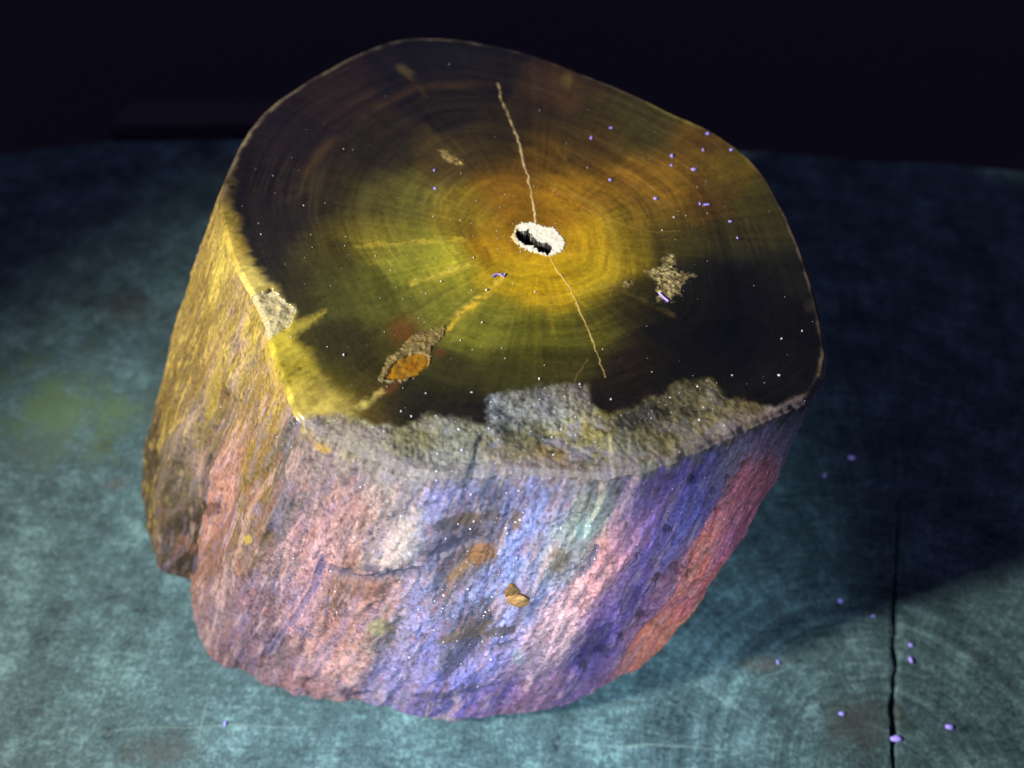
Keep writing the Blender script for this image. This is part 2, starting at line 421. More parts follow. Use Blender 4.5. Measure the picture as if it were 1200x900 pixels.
# base colour of the cut: samples of the stone's bands
face_smp = [
 ((630, 255), (120, 84, 16)), ((580, 285), (140, 102, 20)), ((690, 285), (172, 132, 24)), ((640, 330), (158, 124, 18)), ((590, 320), (150, 122, 22)),
 ((700, 320), (140, 116, 22)), ((730, 280), (110, 90, 20)), ((660, 240), (140, 100, 20)), ((600, 225), (112, 78, 18)), ((700, 220), (112, 80, 20)),
 ((540, 250), (112, 92, 26)), ((480, 300), (112, 106, 36)), ((520, 320), (128, 118, 34)), ((440, 280), (92, 80, 26)), ((430, 240), (68, 60, 26)),
 ((480, 230), (84, 76, 30)), ((520, 190), (66, 52, 24)), ((450, 180), (38, 32, 20)), ((380, 230), (42, 34, 20)), ((380, 300), (54, 46, 18)),
 ((330, 260), (28, 24, 20)), ((300, 220), (20, 17, 16)), ((310, 310), (30, 27, 20)), ((340, 170), (28, 22, 20)), ((400, 110), (36, 26, 20)),
 ((480, 80), (22, 19, 18)), ((560, 80), (26, 22, 18)), ((540, 130), (28, 24, 18)), ((600, 150), (46, 36, 18)), ((570, 170), (54, 42, 18)),
 ((650, 110), (56, 40, 22)), ((680, 140), (54, 44, 20)), ((640, 180), (84, 60, 18)), ((700, 170), (74, 54, 18)), ((760, 150), (62, 54, 22)),
 ((760, 200), (112, 80, 24)), ((820, 170), (96, 70, 22)), ((790, 220), (116, 84, 22)), ((850, 200), (94, 74, 20)), ((830, 240), (80, 56, 16)),
 ((760, 250), (98, 74, 22)), ((880, 240), (66, 58, 20)), ((860, 280), (44, 40, 18)), ((910, 270), (56, 50, 22)), ((800, 280), (62, 54, 20)),
 ((920, 320), (26, 26, 16)), ((870, 340), (14, 14, 11)), ((820, 330), (22, 22, 14)), ((930, 400), (16, 15, 11)), ((860, 410), (9, 9, 8)), ((780, 380), (18, 16, 10)),
 ((900, 450), (20, 18, 12)), ((820, 440), (18, 17, 11)), ((740, 360), (44, 38, 14)), ((700, 380), (72, 64, 18)), ((640, 390), (80, 74, 20)),
 ((580, 380), (94, 88, 28)), ((540, 360), (104, 96, 30)), ((600, 440), (48, 44, 14)), ((660, 430), (52, 46, 14)), ((740, 430), (28, 22, 12)), ((700, 470), (24, 20, 12)),
 ((500, 360), (96, 90, 34)), ((440, 340), (78, 74, 26)), ((470, 400), (60, 52, 18)), ((400, 340), (58, 54, 22)), ((400, 400), (44, 40, 18)), ((430, 430), (44, 38, 14)),
 ((370, 420), (50, 44, 18)), ((380, 460), (84, 72, 22)), ((350, 330), (40, 36, 20)), ((520, 450), (46, 42, 16)), ((480, 480), (24, 22, 14)), ((540, 480), (20, 18, 12)),
 ((440, 480), (70, 56, 20))]
Fg = np.array([0.98, 1.12, 1.5])                                                # lamp level -> stone albedo
Qw = Q + np.stack([10 * n_lo + 5 * n_mid, 10 * fbm(x * 60 + 40, y * 60, o=4)], 1)
C = blend_samples(Qw, [p for p, _ in face_smp], [lin(c) ** 1.15 * 1.62 for _, c in face_smp], 30, 24)
# growth rings and rays
Sw = S + 0.012 * fbm(np.cos(TH) * 2.2 + 5, np.sin(TH) * 2.2 + 5, S * 3, o=3)
ring = fbm(Sw * 24, np.cos(TH) * 1.2 + 3, np.sin(TH) * 0.8 + 3, o=3)
fring = fbm(Sw * 130, np.cos(TH) * 2.5 + 3, np.sin(TH) * 2.5 + 3, o=2)
ray = fbm(np.cos(TH) * 34 + 50, np.sin(TH) * 34 + 50, S * 2.2, o=3)
C *= np.clip(1 + 0.42 * ring + 0.15 * fring + 0.28 * ray * sstep(0.08, 0.3, S) + 0.20 * n_mid + 0.16 * n_hi, 0.2, 2.2)[:, None]
ridge = (1 - np.abs(fbm(Sw * 44 + 3, np.cos(TH) * 1.6 + 3, np.sin(TH) * 1.6 + 3, o=3))) ** 9
C *= (1 + 0.5 * ridge * sstep(-0.35, 0.35, fbm(x * 45 + 7, y * 45, o=3)) * sstep(0.12, 0.3, S))[:, None]
C += (lin((74, 52, 20)) * 0.2)[None] * (ridge * sstep(-0.1, 0.5, fbm(x * 40 + 27, y * 40, o=3)) * sstep(0.4, 0.6, S) * sstep(700, 500, Q[:, 0]))[:, None]
# scratchy lighter arcs at top left (old ring boundaries)
arc = np.exp(-((Sw - 0.74 + 0.04 * fbm(TH * 3, TH * 0 + 2, o=2)) / 0.020) ** 2) * sstep(0.0, 0.5, fbm(TH * 5, S * 6 + 3, o=3) + 0.25) * sstep(460, 400, Q[:, 0] * 0.6 + Q[:, 1])
C = mixc(C, lin((96, 66, 28)), 0.4 * arc)
arc2 = np.exp(-((Sw - 0.30) / 0.02) ** 2) * sstep(600, 700, Q[:, 0])
C = mixc(C, lin((176, 140, 40)), 0.35 * arc2)
def cap(p0, p1, w0, w1, soft=2.0, wob=1.0):
    d, t = seg_d(Q + wob * np.stack([n_mid * 3, n_hi * 2], 1), p0, p1)
    ww = (w0 + (w1 - w0) * t) * (0.35 + 0.65 * np.sin(np.pi * np.clip(t, 0.02, 0.98)) ** 0.6)
    return sstep(ww + soft, np.maximum(ww - soft, -soft * 0.5), d)
# bright medullary rays
for p0, p1, a, b_, c, k in [((420, 288), (545, 281), 1.0, 3.5, (190, 158, 44), 0.75), ((484, 332), (556, 310), 2.5, 1.0, (206, 172, 60), 0.8),
                           ((592, 322), (522, 388), 5.0, 6.0, (206, 160, 38), 1.0), ((588, 325), (535, 368), 1.5, 2, (206, 170, 60), 0.6),
                           ((447, 458), (404, 490), 3.0, 6.5, (196, 168, 80), 0.85), ((640, 300), (650, 390), 2, 1, (140, 116, 26), 0.4),
                           ((620, 300), (610, 370), 2, 1, (140, 118, 28), 0.4), ((715, 335), (790, 370), 1.2, 0.8, (96, 78, 30), 0.6), ((445, 460), (470, 448), 5, 6, (100, 52, 14), 0.7),
                           ((700, 258), (640, 240), 9, 3, (168, 128, 28), 0.35), ((650, 172), (705, 250), 1.2, 1, (150, 112, 40), 0.25),
                           ((560, 190), (620, 260), 1.2, 1, (132, 98, 32), 0.3), ((470, 80), (500, 112), 2.0, 1.0, (92, 66, 28), 0.5)]:
    C = mixc(C, lin(c) * 1.25, k * cap(p0, p1, a * 0.7, b_ * 0.7, 4.5, 2.0) * np.clip(0.62 + 0.9 * fbm(Q[:, 0] * 0.05, Q[:, 1] * 0.12, o=4) + 0.4 * n_hi, 0.05, 1))
# brown patches and pale blotches
def blob(cx, cy, rx, ry, rot=0, rag=0.5):
    a = math.radians(rot); dx, dy = Q[:, 0] - cx, Q[:, 1] - cy
    u_ = (dx * math.cos(a) + dy * math.sin(a)) / rx; v_ = (-dx * math.sin(a) + dy * math.cos(a)) / ry
    return sstep(1.5, 0.5, np.hypot(u_, v_) + 1.3 * rag * n_mid + 0.3 * n_hi)
for a_, c, k in [((828, 171, 12, 6, 10), (66, 34, 16), 0.85), ((835, 225, 34, 24, 35), (72, 46, 16), 0.55), ((474, 386, 18, 16), (112, 52, 20), 0.6),
                 ((665, 108, 16, 26, -15), (96, 62, 24), 0.5), ((664, 94, 6, 8), (120, 104, 40), 0.6), ((516, 413, 6, 5), (110, 40, 24), 0.5),
                 ((474, 82, 13, 6, 30), (96, 78, 42), 0.6), ((950, 358, 8, 8), (62, 54, 40), 0.6), ((366, 356, 12, 12), (46, 40, 16), 0.6)]:
    C = mixc(C, lin(c), k * blob(*a_) * np.clip(0.7 + 0.8 * n_mid, 0, 1))
# yellow sapwood band behind the left rim
rimL = [(282, 150), (262, 200), (258, 232), (262, 262), (275, 305), (296, 345), (311, 378), (321, 415), (336, 455), (352, 490), (392, 505)]
dr = line_d(Q, rimL)
wband = np.interp(Q[:, 1], [120, 180, 260, 300, 345, 365, 395, 430, 470, 500], [5, 8, 14, 20, 32, 42, 36, 42, 50, 40])
band = sstep(wband + 9, wband - 11, dr + 6 * n_mid + 9 * n_lo + 9 * ray) * sstep(130, 175, Q[:, 1] + 0 * Q[:, 0]) * sstep(430, 392, Q[:, 0] + 8 * n_mid)
yc = blend_samples(Q, [(270, 200), (268, 280), (300, 340), (330, 430), (360, 480), (375, 490)], [lin(c) for c in [(96, 74, 30), (166, 130, 38), (186, 156, 60), (170, 140, 30), (178, 146, 46), (150, 120, 40)]], 30, 30)
yc = yc * np.clip(0.85 + 0.45 * ray + 0.5 * n_mid + 0.3 * n_hi + 0.5 * n_lo, 0.25, 1.6)[:, None]
yc = yc * np.array([0.92, 0.98, 1.45]) + 0.01 * np.clip(n_mid, 0, 1)[:, None]
C = mixc(C, [0, 0, 0], band); C += yc * band[:, None]
C = mixc(C, lin((178, 152, 52)), 0.7 * cap((345, 388), (382, 366), 9, 1, 6, 2))
# thin pale rim on the far side
far = sstep(0.972, 0.99, S + 0.008 * n_mid) * (1 - band)
C = mixc(C, lin((124, 104, 72)), 0.85 * far * (0.35 + 0.65 * sstep(-0.3, 0.4, n_lo + n_mid)))
C = mixc(C, lin((150, 132, 46)), 0.8 * cap((760, 121), (822, 148), 2.5, 4, 3) )
C = mixc(C, lin((128, 108, 44)), 0.7 * cap((872, 182), (896, 206), 3, 3, 3))
C *= Fg
dz = np.zeros(len(top))
# ---- rounding of the saw-cut edge
dz -= 0.0012 * sstep(0.978, 1.0, S) ** 2
# ---- fractured front rim
edge = [(338, 489), (372, 489), (405, 487), (440, 499), (468, 500), (500, 486), (530, 489), (571, 499), (575, 465), (612, 457), (650, 452), (690, 451), (693, 474),
        (714, 487), (755, 472), (800, 451), (832, 443), (846, 462), (872, 473), (910, 476), (950, 462), (990, 470), (900, 620), (400, 620), (330, 500)]
sd = poly_sd(Q + np.stack([5 * n_mid + 2.5 * n_hi, 5 * fbm(x * 260 + 9, y * 260, o=4)], 1), edge)
chip = sstep(-2.2, 2.2, sd)
dl_chip = poly_sd(Q + np.stack([4 * n_mid, 4 * n_hi], 1), [(289, 346), (318, 339), (346, 362), (340, 384), (312, 396), (300, 372)])
chipL = sstep(-1.2, 1.2, dl_chip)
step = sstep(-2, 2, poly_sd(Q + 3 * np.stack([n_mid, n_hi], 1), [(560, 508), (600, 497), (690, 490), (712, 500), (722, 560), (540, 575)]))
chip_dz = -(0.00012 + 0.0020 * sstep(0, 50, sd)) - 0.0006 * step + 0.00035 * fbm(x * 240, y * 240, o=4) + 0.00016 * fbm(x * 1100, y * 1100, o=2)
dark_notch = blob(748, 487, 32, 11, -12, 0.5)
dz += chip * chip_dz + chipL * (-0.0008 + 0.0007 * fbm(x * 400, y * 400, o=4))
chip_smp = [((380, 500), (140, 128, 100)), ((430, 515), (140, 132, 104)), ((480, 510), (112, 106, 74)), ((500, 540), (128, 126, 124)), ((540, 510), (116, 116, 104)), ((550, 540), (132, 132, 140)),
            ((590, 480), (128, 132, 148)), ((620, 465), (118, 116, 116)), ((670, 462), (104, 98, 90)), ((600, 510), (104, 100, 84)), ((640, 500), (120, 112, 70)), ((680, 500), (124, 112, 52)),
            ((650, 485), (142, 146, 166)), ((590, 530), (136, 118, 92)), ((650, 525), (140, 112, 66)), ((690, 530), (118, 108, 84)), ((730, 530), (122, 118, 104)), ((760, 500), (92, 84, 56)),
            ((800, 475), (92, 86, 62)), ((830, 455), (92, 86, 60)), ((800, 510), (112, 104, 76)), ((860, 485), (104, 92, 56)), ((900, 480), (106, 92, 60)), ((940, 468), (72, 62, 50)), ((620, 545), (130, 124, 130))]
cc = blend_samples(Q + 6 * np.stack([n_mid, n_hi], 1), [p for p, _ in chip_smp], [lin(c) for _, c in chip_smp], 22, 15) * 0.80
grain = fbm(x * 1500, y * 700, o=3)
cc *= np.clip(1 + 0.9 * grain + 0.7 * fbm(x * 420, y * 420, o=4), 0.15, 2.8)[:, None]
cc = cc * np.array([0.86, 0.86, 0.72])
cc = mixc(cc, lin((112, 112, 134)), (0.25 + 0.35 * step) * sstep(0.05, 0.4, fbm(x * 260 + 5, y * 260, o=5, g=0.65)))
cc = mixc(cc, lin((52, 46, 28)), 0.5 * sstep(0.15, 0.4, fbm(x * 520 + 15, y * 380, o=4, g=0.65)))
cc = mixc(cc, lin((26, 22, 10)), 0.9 * dark_notch)
chip_c = sstep(-5, 4, sd + 3 * n_hi + 5 * sstep(700, 860, Q[:, 0]) * n_mid)
cc = mixc(cc, lin((134, 118, 128)) * 0.8, 0.5 * sstep(0.93, 1.0, S + 0.09 * n_mid + 0.04 * n_hi + 0.03 * n_lo))
C = mixc(C, [0, 0, 0], chip_c); C += cc * chip_c[:, None]
C = mixc(C, lin((176, 166, 138)) * 0.9, 0.85 * chipL * np.clip(0.8 + 0.5 * n_hi, 0, 1))
# ---- pith: white crust with an open slit
Qp = Q + np.stack([2.2 * fbm(x * 1300, y * 1300, o=3), 2.2 * fbm(x * 1300 + 30, y * 1300, o=3)], 1)
crust_sd = poly_sd(Qp, [(599, 279), (604, 267), (612, 261), (626, 262), (640, 266), (648, 265), (656, 274), (662, 284), (660, 293), (652, 298), (640, 300), (624, 296), (610, 289)])
hole_sd = poly_sd(Qp, [(605, 270), (612, 271), (619, 270), (625, 279), (633, 285), (642, 286), (647, 293), (642, 299), (632, 296), (625, 289), (613, 286), (606, 280)])
crust = sstep(-0.8, 0.8, crust_sd); hole = sstep(0.5, 1.5, hole_sd)
C = mixc(C, [0.94, 0.92, 0.80], crust)
yel = crust * sstep(612, 602, Q[:, 0])
C = mixc(C, [0.62, 0.50, 0.16], 0.7 * yel)
C = mixc(C, lin((22, 14, 6)), sstep(-0.6, 0.2, hole_sd))  # shade of the deep slit painted in: cavity walls coloured near black
dz += crust * (0.0002 + 0.00010 * fbm(x * 900, y * 900, o=3)) * (1 - hole) - 0.012 * hole
# ---- amber knot with a crusted edge
knot_out = poly_sd(Qp, [(522, 382), (520, 395), (506, 405), (504, 425), (494, 434), (476, 446), (458, 448), (443, 446), (450, 432), (455, 418), (470, 411), (480, 395), (492, 390), (508, 386)])
knot_in = poly_sd(Qp, [(504, 418), (500, 430), (486, 441), (466, 446), (450, 444), (458, 430), (470, 420), (488, 413)])
ko, ki = sstep(-0.8, 0.8, knot_out), sstep(-1, 1, knot_in)
kc = lin((128, 108, 56)) * (1 + 0.9 * fbm(x * 1200, y * 1200, o=3))[:, None]
C = mixc(C, [0, 0, 0], ko); C += 0.8 * kc * ko[:, None]
C = mixc(C, lin((156, 108, 14)) * 0.8, ki * np.clip(0.85 + 0.5 * n_hi, 0, 1)); C = mixc(C, lin((132, 70, 8)) * 0.75, 0.45 * ki * blob(482, 430, 9, 6))
dz += ko * (0.0003 + 0.0003 * fbm(x * 700, y * 700, o=3)) - 0.0005 * ki
# ---- pale crystal patches
cp = poly_sd(Q + np.stack([5 * n_mid + 6 * fbm(x * 800, y * 800, o=3), 4 * fbm(x * 700 + 7, y * 700, o=3)], 1), [(756, 318), (772, 314), (782, 296), (790, 298), (792, 316), (816, 324), (800, 332), (796, 346), (784, 354), (772, 350), (770, 332)])
cp2 = poly_sd(Qp, [(727, 331), (733, 328), (740, 332), (736, 336), (730, 335)])
cp3 = poly_sd(Qp, [(514, 176), (520, 175), (532, 183), (543, 190), (542, 195), (528, 191), (520, 184)])
M_c = [sstep(-2.5, 2.5, k + 2.5 * n_hi) * np.clip(0.75 + 0.9 * fbm(x * 700, y * 700, o=4), 0.2, 1) for k in (cp, cp2, cp3)]
gr2 = np.clip(0.8 + 0.9 * fbm(x * 1300, y * 1300, o=3), 0.15, 1.5)[:, None]
for mk, c in zip(M_c, [(176, 160, 108), (150, 134, 84), (170, 146, 84)]):
    C = mixc(C, [0, 0, 0], mk); C += 0.95 * lin(c) * gr2 * mk[:, None]
    dz += mk * (0.0002 + 0.0004 * fbm(x * 1000, y * 1000, o=2))
# ---- crack veins
veins = [[(583, 98), (587, 116), (593, 130), (603, 153), (610, 172), (613, 190), (619, 207), (622, 225), (625, 238), (629, 263)],
         [(645, 300), (650, 312), (659, 326), (669, 338), (675, 354), (684, 374), (693, 394), (697, 408), (704, 427), (709, 442)],
         [(684, 243), (704, 252), (722, 259), (742, 268), (770, 272), (797, 270)],
         [(689, 420), (682, 432), (676, 438), (673, 450)]]
vm = []
for k, vpts in enumerate(veins):
    d = line_d(Q + np.stack([1.6 * fbm(x * 600, y * 600, o=2), 0 * x], 1), vpts)
    wdt = [0.75, 0.65, 0.4, 0.35][k] * (1 + 0.6 * fbm(Q[:, 1] * 0.09, Q[:, 0] * 0.05, o=3))
    tdist = np.hypot(Q[:, 0] - vpts[-1][0], Q[:, 1] - vpts[-1][1]) if k else np.hypot(Q[:, 0] - vpts[0][0], Q[:, 1] - vpts[0][1])
    wdt = wdt * (0.45 + 0.55 * sstep(0, 90, tdist))
    mk = sstep(wdt + 0.9, wdt - 0.7, d); vm.append(mk.copy()); mk = mk * np.clip(0.85 + 0.7 * fbm(Q[:, 1] * 0.16, Q[:, 0] * 0.16, o=3), 0.25, 1)
    C = mixc(C, lin([(214, 190, 140), (200, 172, 100), (150, 120, 56), (140, 116, 60)][k]) * 1.3, mk * [0.95, 0.9, 0.55, 0.6][k])
    dz += 0.00008 * mk
top[:, 2] += dz

# ---- side grid
NV = 250
v = np.linspace(0, 1, NV + 1)[1:]
tanv = np.roll(Ts, -1, 0) - np.roll(Ts, 1, 0); nrm = np.stack([tanv[:, 1], -tanv[:, 0]], 1); nrm /= np.hypot(*nrm.T)[:, None]
if np.mean(np.sum(nrm * (Tt - Tt.mean(0)), 1)) < 0: nrm = -nrm
VV = np.repeat(v, NT); U2 = np.tile(U, NV); N2 = np.tile(nrm, (NV, 1)); tvr = np.tile(tv, NV)
rim_z = top.reshape(NS, NT, 3)[-1, :, 2]
PB = np.tile(Ts, (NV, 1)) * (1 - VV)[:, None] + np.tile(Bt, (NV, 1)) * VV[:, None] + np.tile(Tt - Ts, (NV, 1)) * (1 - sstep(0, 0.06, VV))[:, None]
rim_s = np.convolve(np.concatenate([rim_z[-20:], rim_z, rim_z[:20]]), np.ones(41) / 41, 'valid')
rz = np.tile(rim_s, NV) + np.tile(rim_z - rim_s, NV) * (1 - sstep(0, 0.06, VV))
side = np.concatenate([PB, (rz * (1 - VV))[:, None]], 1)
um = U2 * 1000; vmm = VV * 150                               # mm along rim / down the bark
per = U[-1] + dl[-1]
ang = 2 * math.pi * U2 / per; cu, su = np.cos(ang) * per * 1000 / 6.283, np.sin(ang) * per * 1000 / 6.283
st1 = fbm(cu * 0.16, su * 0.16, vmm * 0.035, o=4)            # long streaks
st2 = fbm(cu * 0.42, su * 0.42, vmm * 0.10, o=4)
lump = fbm(cu * 0.05 + 7, su * 0.05, vmm * 0.03, o=3)
fin = fbm(cu * 1.1, su * 1.1, vmm * 0.55, o=4, g=0.65)
fadein = sstep(0, 0.05, VV); 
bulge = 0.0035 * np.sin(np.pi * np.clip(VV, 0, 1)) 
disp = bulge + fadein * (0.0022 * st1 * sstep(0, .3, VV) + 0.0004 * st2 * (0.3 + 0.7 * sstep(1.0, 0.9, VV)) + 0.00009 * fin * sstep(1.0, 0.85, VV) + 0.0020 * lump * sstep(0, .4, VV))
QS0 = sheet(side)
def groove(pts, wpx, depth):
    return depth * np.exp(-(line_d(QS0, pts) / wpx) ** 2)
disp -= groove([(270, 470), (243, 545), (228, 620), (218, 690), (222, 720)], 17, 0.0036) * sstep(0.05, 0.35, VV)
disp += groove([(222, 500), (203, 590), (196, 660)], 10, 0.0022)
disp += groove([(262, 540), (245, 640), (238, 720)], 12, 0.0022)
disp -= groove([(345, 500), (318, 560), (300, 640)], 9, 0.0014)
disp -= groove([(480, 690), (460, 740), (440, 790)], 14, 0.0012)
disp -= groove([(735, 560), (690, 640), (640, 730), (600, 800)], 10, 0.0016)
disp -= groove([(700, 570), (690, 600), (668, 655)], 6, 0.0012)
# round the lower edge
disp -= 0.010 * np.clip((VV - 0.93) / 0.07, 0, 1) ** 2.2
front = (tvr < nb + 1) | (tvr > len(TB) - 2)
# Y-shaped vein standing in the bark and cracks
fx = lambda a: line_d(QS0 + np.stack([2 * st2 + 3 * fin, 2 * fin], 1), a)
dy = np.minimum(np.minimum(fx([(384, 645), (374, 680), (357, 708), (347, 720)]) - 4.2, fx([(350, 717), (335, 735), (320, 760)]) - 2.4), fx([(350, 717), (373, 736)]) - 2.0)
yv = sstep(1.5, -1.5, dy) * front
disp += -0.0007 * yv - 0.0004 * np.exp(-((dy - 3) / 2.2) ** 2) * front
crk = np.zeros(len(side))
for pts, wd in [([(396, 656), (430, 668), (470, 662), (490, 658)], 5), ([(545, 790), (530, 805), (522, 815)], 2), ([(700, 640), (690, 660), (678, 668)], 3), ([(560, 745), (590, 742), (602, 738)], 4),
                ([(505, 640), (530, 632), (560, 625)], 5), ([(560, 745), (540, 765), (525, 780)], 7), ([(410, 815), (435, 812)], 4), ([(500, 820), (520, 822)], 4)]:
    crk = np.maximum(crk, sstep(1.6, 0.4, fx(pts) / wd + 0.5 * fin + 0.4 * st2) * front)
disp -= 0.0012 * crk
# peeling plate: raised crusts with broken edges
plate = sstep(0.10, 0.22, fbm(cu * 0.22 + 3, su * 0.22 + 8, vmm * 0.13, o=5)) * fadein
disp += 0.00025 * plate
# pits
pit = np.zeros(len(side))
for (px, py, r_) in [(787, 655, 7), (800, 660, 5), (838, 592, 4), (765, 668, 6), (780, 690, 4), (742, 640, 4), (850, 556, 4), (262, 592, 8), (255, 535, 6), (810, 560, 5), (745, 710, 8), (722, 735, 8),
                     (700, 752, 9), (832, 570, 4), (870, 540, 3), (760, 725, 6), (680, 770, 8), (775, 610, 4)]:
    pit = np.maximum(pit, sstep(1.35, 0.6, np.hypot(QS0[:, 0] - px, QS0[:, 1] - py) / r_ + 0.5 * fin + 0.4 * st2) * front)
disp -= 0.0010 * pit
side[:, :2] += N2 * disp[:, None]
side[:, 2] = np.maximum(side[:, 2], 0.0)
# ---- bark colours: samples carried in (along rim, down) coordinates
bark_smp = [
 ((270, 290), (190, 162, 66)), ((240, 330), (152, 122, 50)), ((262, 380), (166, 136, 58)), ((230, 420), (142, 112, 46)), ((300, 400), (176, 146, 58)), ((215, 450), (124, 98, 36)),
 ((290, 470), (152, 122, 44)), ((320, 475), (184, 148, 66)), ((195, 510), (110, 84, 32)), ((250, 515), (128, 104, 56)), ((225, 530), (146, 122, 100)), ((208, 565), (136, 114, 84)), ((182, 590), (104, 82, 42)),
 ((190, 640), (98, 76, 42)), ((242, 560), (96, 74, 40)), ((224, 640), (88, 66, 38)), ((205, 650), (116, 94, 62)), ((270, 545), (192, 132, 110)), ((262, 590), (168, 116, 94)), ((300, 520), (146, 114, 44)),
 ((302, 580), (132, 100, 46)), ((288, 640), (122, 90, 60)), ((258, 650), (130, 90, 72)), ((340, 525), (126, 110, 100)), ((330, 600), (130, 110, 112)), ((370, 560), (168, 132, 126)), ((400, 590), (188, 134, 126)),
 ((430, 560), (152, 126, 130)), ((400, 528), (188, 166, 150)), ((455, 545), (192, 180, 160)), ((320, 680), (154, 118, 122)), ((262, 700), (152, 116, 122)), ((290, 740), (146, 104, 116)), ((370, 630), (210, 150, 148)),
 ((350, 690), (204, 144, 148)), ((420, 620), (198, 140, 128)), ((452, 600), (168, 142, 132)), ((460, 645), (188, 168, 158)), ((478, 612), (180, 166, 170)), ((430, 685), (168, 110, 88)), ((415, 740), (212, 140, 128)),
 ((442, 712), (236, 148, 132)), ((400, 780), (226, 158, 146)), ((330, 780), (154, 112, 120)), ((370, 800), (174, 118, 120)), ((415, 700), (140, 98, 84)), ((385, 610), (214, 150, 140)), ((300, 700), (166, 116, 124)),
 ((520, 580), (168, 150, 204)), ((560, 562), (152, 146, 192)), ((620, 580), (148, 140, 194)), ((645, 560), (142, 136, 176)), ((510, 660), (134, 128, 164)), ((500, 700), (154, 142, 196)), ((560, 690), (158, 152, 206)),
 ((520, 770), (142, 130, 206)), ((470, 790), (166, 142, 192)), ((520, 825), (114, 96, 164)), ((570, 775), (146, 134, 208)), ((580, 820), (118, 96, 186)), ((605, 640), (150, 154, 216)), ((590, 605), (124, 118, 154)),
 ((640, 610), (150, 146, 196)), ((600, 670), (160, 164, 216)), ((640, 680), (164, 158, 200)), ((600, 720), (160, 154, 206)), ((480, 740), (160, 144, 196)),
 ((560, 650), (128, 94, 70)), ((548, 612), (96, 82, 88)), ((535, 668), (124, 100, 84)), ((540, 750), (106, 94, 108)), ((560, 735), (104, 88, 80)), ((445, 738), (150, 126, 96)),
 ((702, 585), (186, 184, 156)), ((682, 620), (196, 212, 196)), ((655, 655), (206, 182, 164)), ((692, 560), (152, 142, 120)), ((670, 640), (170, 164, 150)),
 ((722, 640), (218, 140, 138)), ((695, 690), (228, 150, 150)), ((650, 730), (234, 180, 188)), ((620, 780), (204, 150, 182)), ((582, 838), (186, 114, 154)), ((668, 715), (236, 170, 172)), ((640, 770), (190, 150, 160)), ((610, 820), (170, 110, 150)),
 ((760, 570), (94, 78, 140)), ((800, 550), (98, 82, 168)), ((830, 520), (96, 88, 168)), ((772, 640), (98, 76, 144)), ((742, 700), (88, 66, 128)), ((700, 745), (78, 60, 122)), ((680, 790), (84, 66, 128)), ((640, 815), (152, 106, 150)),
 ((745, 610), (110, 86, 150)), ((735, 560), (128, 104, 140)), ((715, 700), (120, 86, 140)), ((810, 600), (88, 82, 152)), ((700, 800), (110, 78, 130)), ((860, 508), (140, 124, 160)), ((785, 575), (104, 80, 140)),
 ((850, 600), (196, 112, 104)), ((880, 550), (176, 106, 122)), ((820, 660), (202, 112, 94)), ((790, 710), (188, 106, 84)), ((752, 760), (188, 106, 88)), ((728, 785), (156, 86, 100)), ((900, 520), (164, 112, 142)),
 ((930, 490), (134, 122, 164)), ((872, 580), (182, 102, 122)), ((850, 640), (160, 84, 122)), ((838, 622), (150, 90, 110)), ((815, 690), (170, 90, 100)), ((860, 570), (180, 110, 110)), ((775, 690), (120, 80, 120))]
QS = sheet(side)
fidx = np.where(front)[0]
su_pts = []
for p, c in bark_smp:
    k = fidx[np.argmin(np.hypot(QS[fidx, 0] - p[0], QS[fidx, 1] - p[1]))]
    su_pts.append((um[k], vmm[k]))
per_mm = per * 1000
kb = [np.argmin(np.abs(tv - t_)) for t_ in (22.5, 24, 26, 28, 30, 32, 34, 36, 37.5)]
for t_ in kb:
    for v_ in (15, 60, 105, 140):
        su_pts.append((U[t_] * 1000, v_)); bark_smp.append(((0, 0), (118, 94, 56)))
# the rim closes on itself: repeat the left flank's samples one turn on
n0 = len(su_pts)
for i_ in range(n0):
    if su_pts[i_][0] < 40: su_pts.append((su_pts[i_][0] + per_mm, su_pts[i_][1])); bark_smp.append(bark_smp[i_])
uw = um + 2.4 * st1 + 2.0 * st2 + 2.0 * fin
vw = vmm + 7 * fbm(cu * 0.12 + 20, su * 0.12, vmm * 0.05, o=4) + 5 * fbm(cu * 0.9 + 60, su * 0.9, vmm * 0.3, o=4, g=0.65)
near = (um < 330 * 10)
def stone_albedo(p, c):
    # display colour -> albedo under the two torches (yellow flank sees the warm one, the rest mostly the cool one)
    a_ = lin(c); rt = p[0] - 0.35 * (820 - p[1]) > 662
    if not rt and p[0] - 0.35 * (820 - p[1]) > 610: a_ = a_ * np.array([1.25, 1.15, 1.05])
    a_ = a_ + (a_.mean() - a_) * (0.06 if p[0] < 340 and c[2] < 105 else 0.12 if rt else 0.24)
    if rt: a_ = a_ * np.array([1.9, 1.8, 1.5])
    if p[0] < 232 and p[1] > 545: a_ = a_ * 0.55  # lower left flank: weaker light put into the colour
    return 1.1 * a_ ** 1.15 * (np.array([0.58, 0.66, 0.74]) if p[0] < 340 and c[2] < 105 else np.array([0.48, 0.51, 0.53]))
SC = blend_samples(np.stack([uw, vw], 1), su_pts, [stone_albedo(p, c) for p, c in bark_smp], 4.0, 11.0, 0.75)
# rear of the log, away from all samples: brown-grey weathered bark
SC *= np.clip(1 + (0.45 * st2 + 0.60 * fin + 0.20 * st1) * (0.5 + 0.5 * sstep(25, 48, um)), 0.25, 2.2)[:, None]
speck = sstep(0.25, 0.6, fbm(cu * 1.1 + 11, su * 1.1, vmm * 0.45, o=4))
SC = mixc(SC, SC * 0.35, 0.8 * speck)
pale = sstep(0.3, 0.65, fbm(cu * 0.9 + 31, su * 0.9, vmm * 0.5, o=4))
SC = mixc(SC, SC * 1.6 + 0.03, 0.7 * pale)
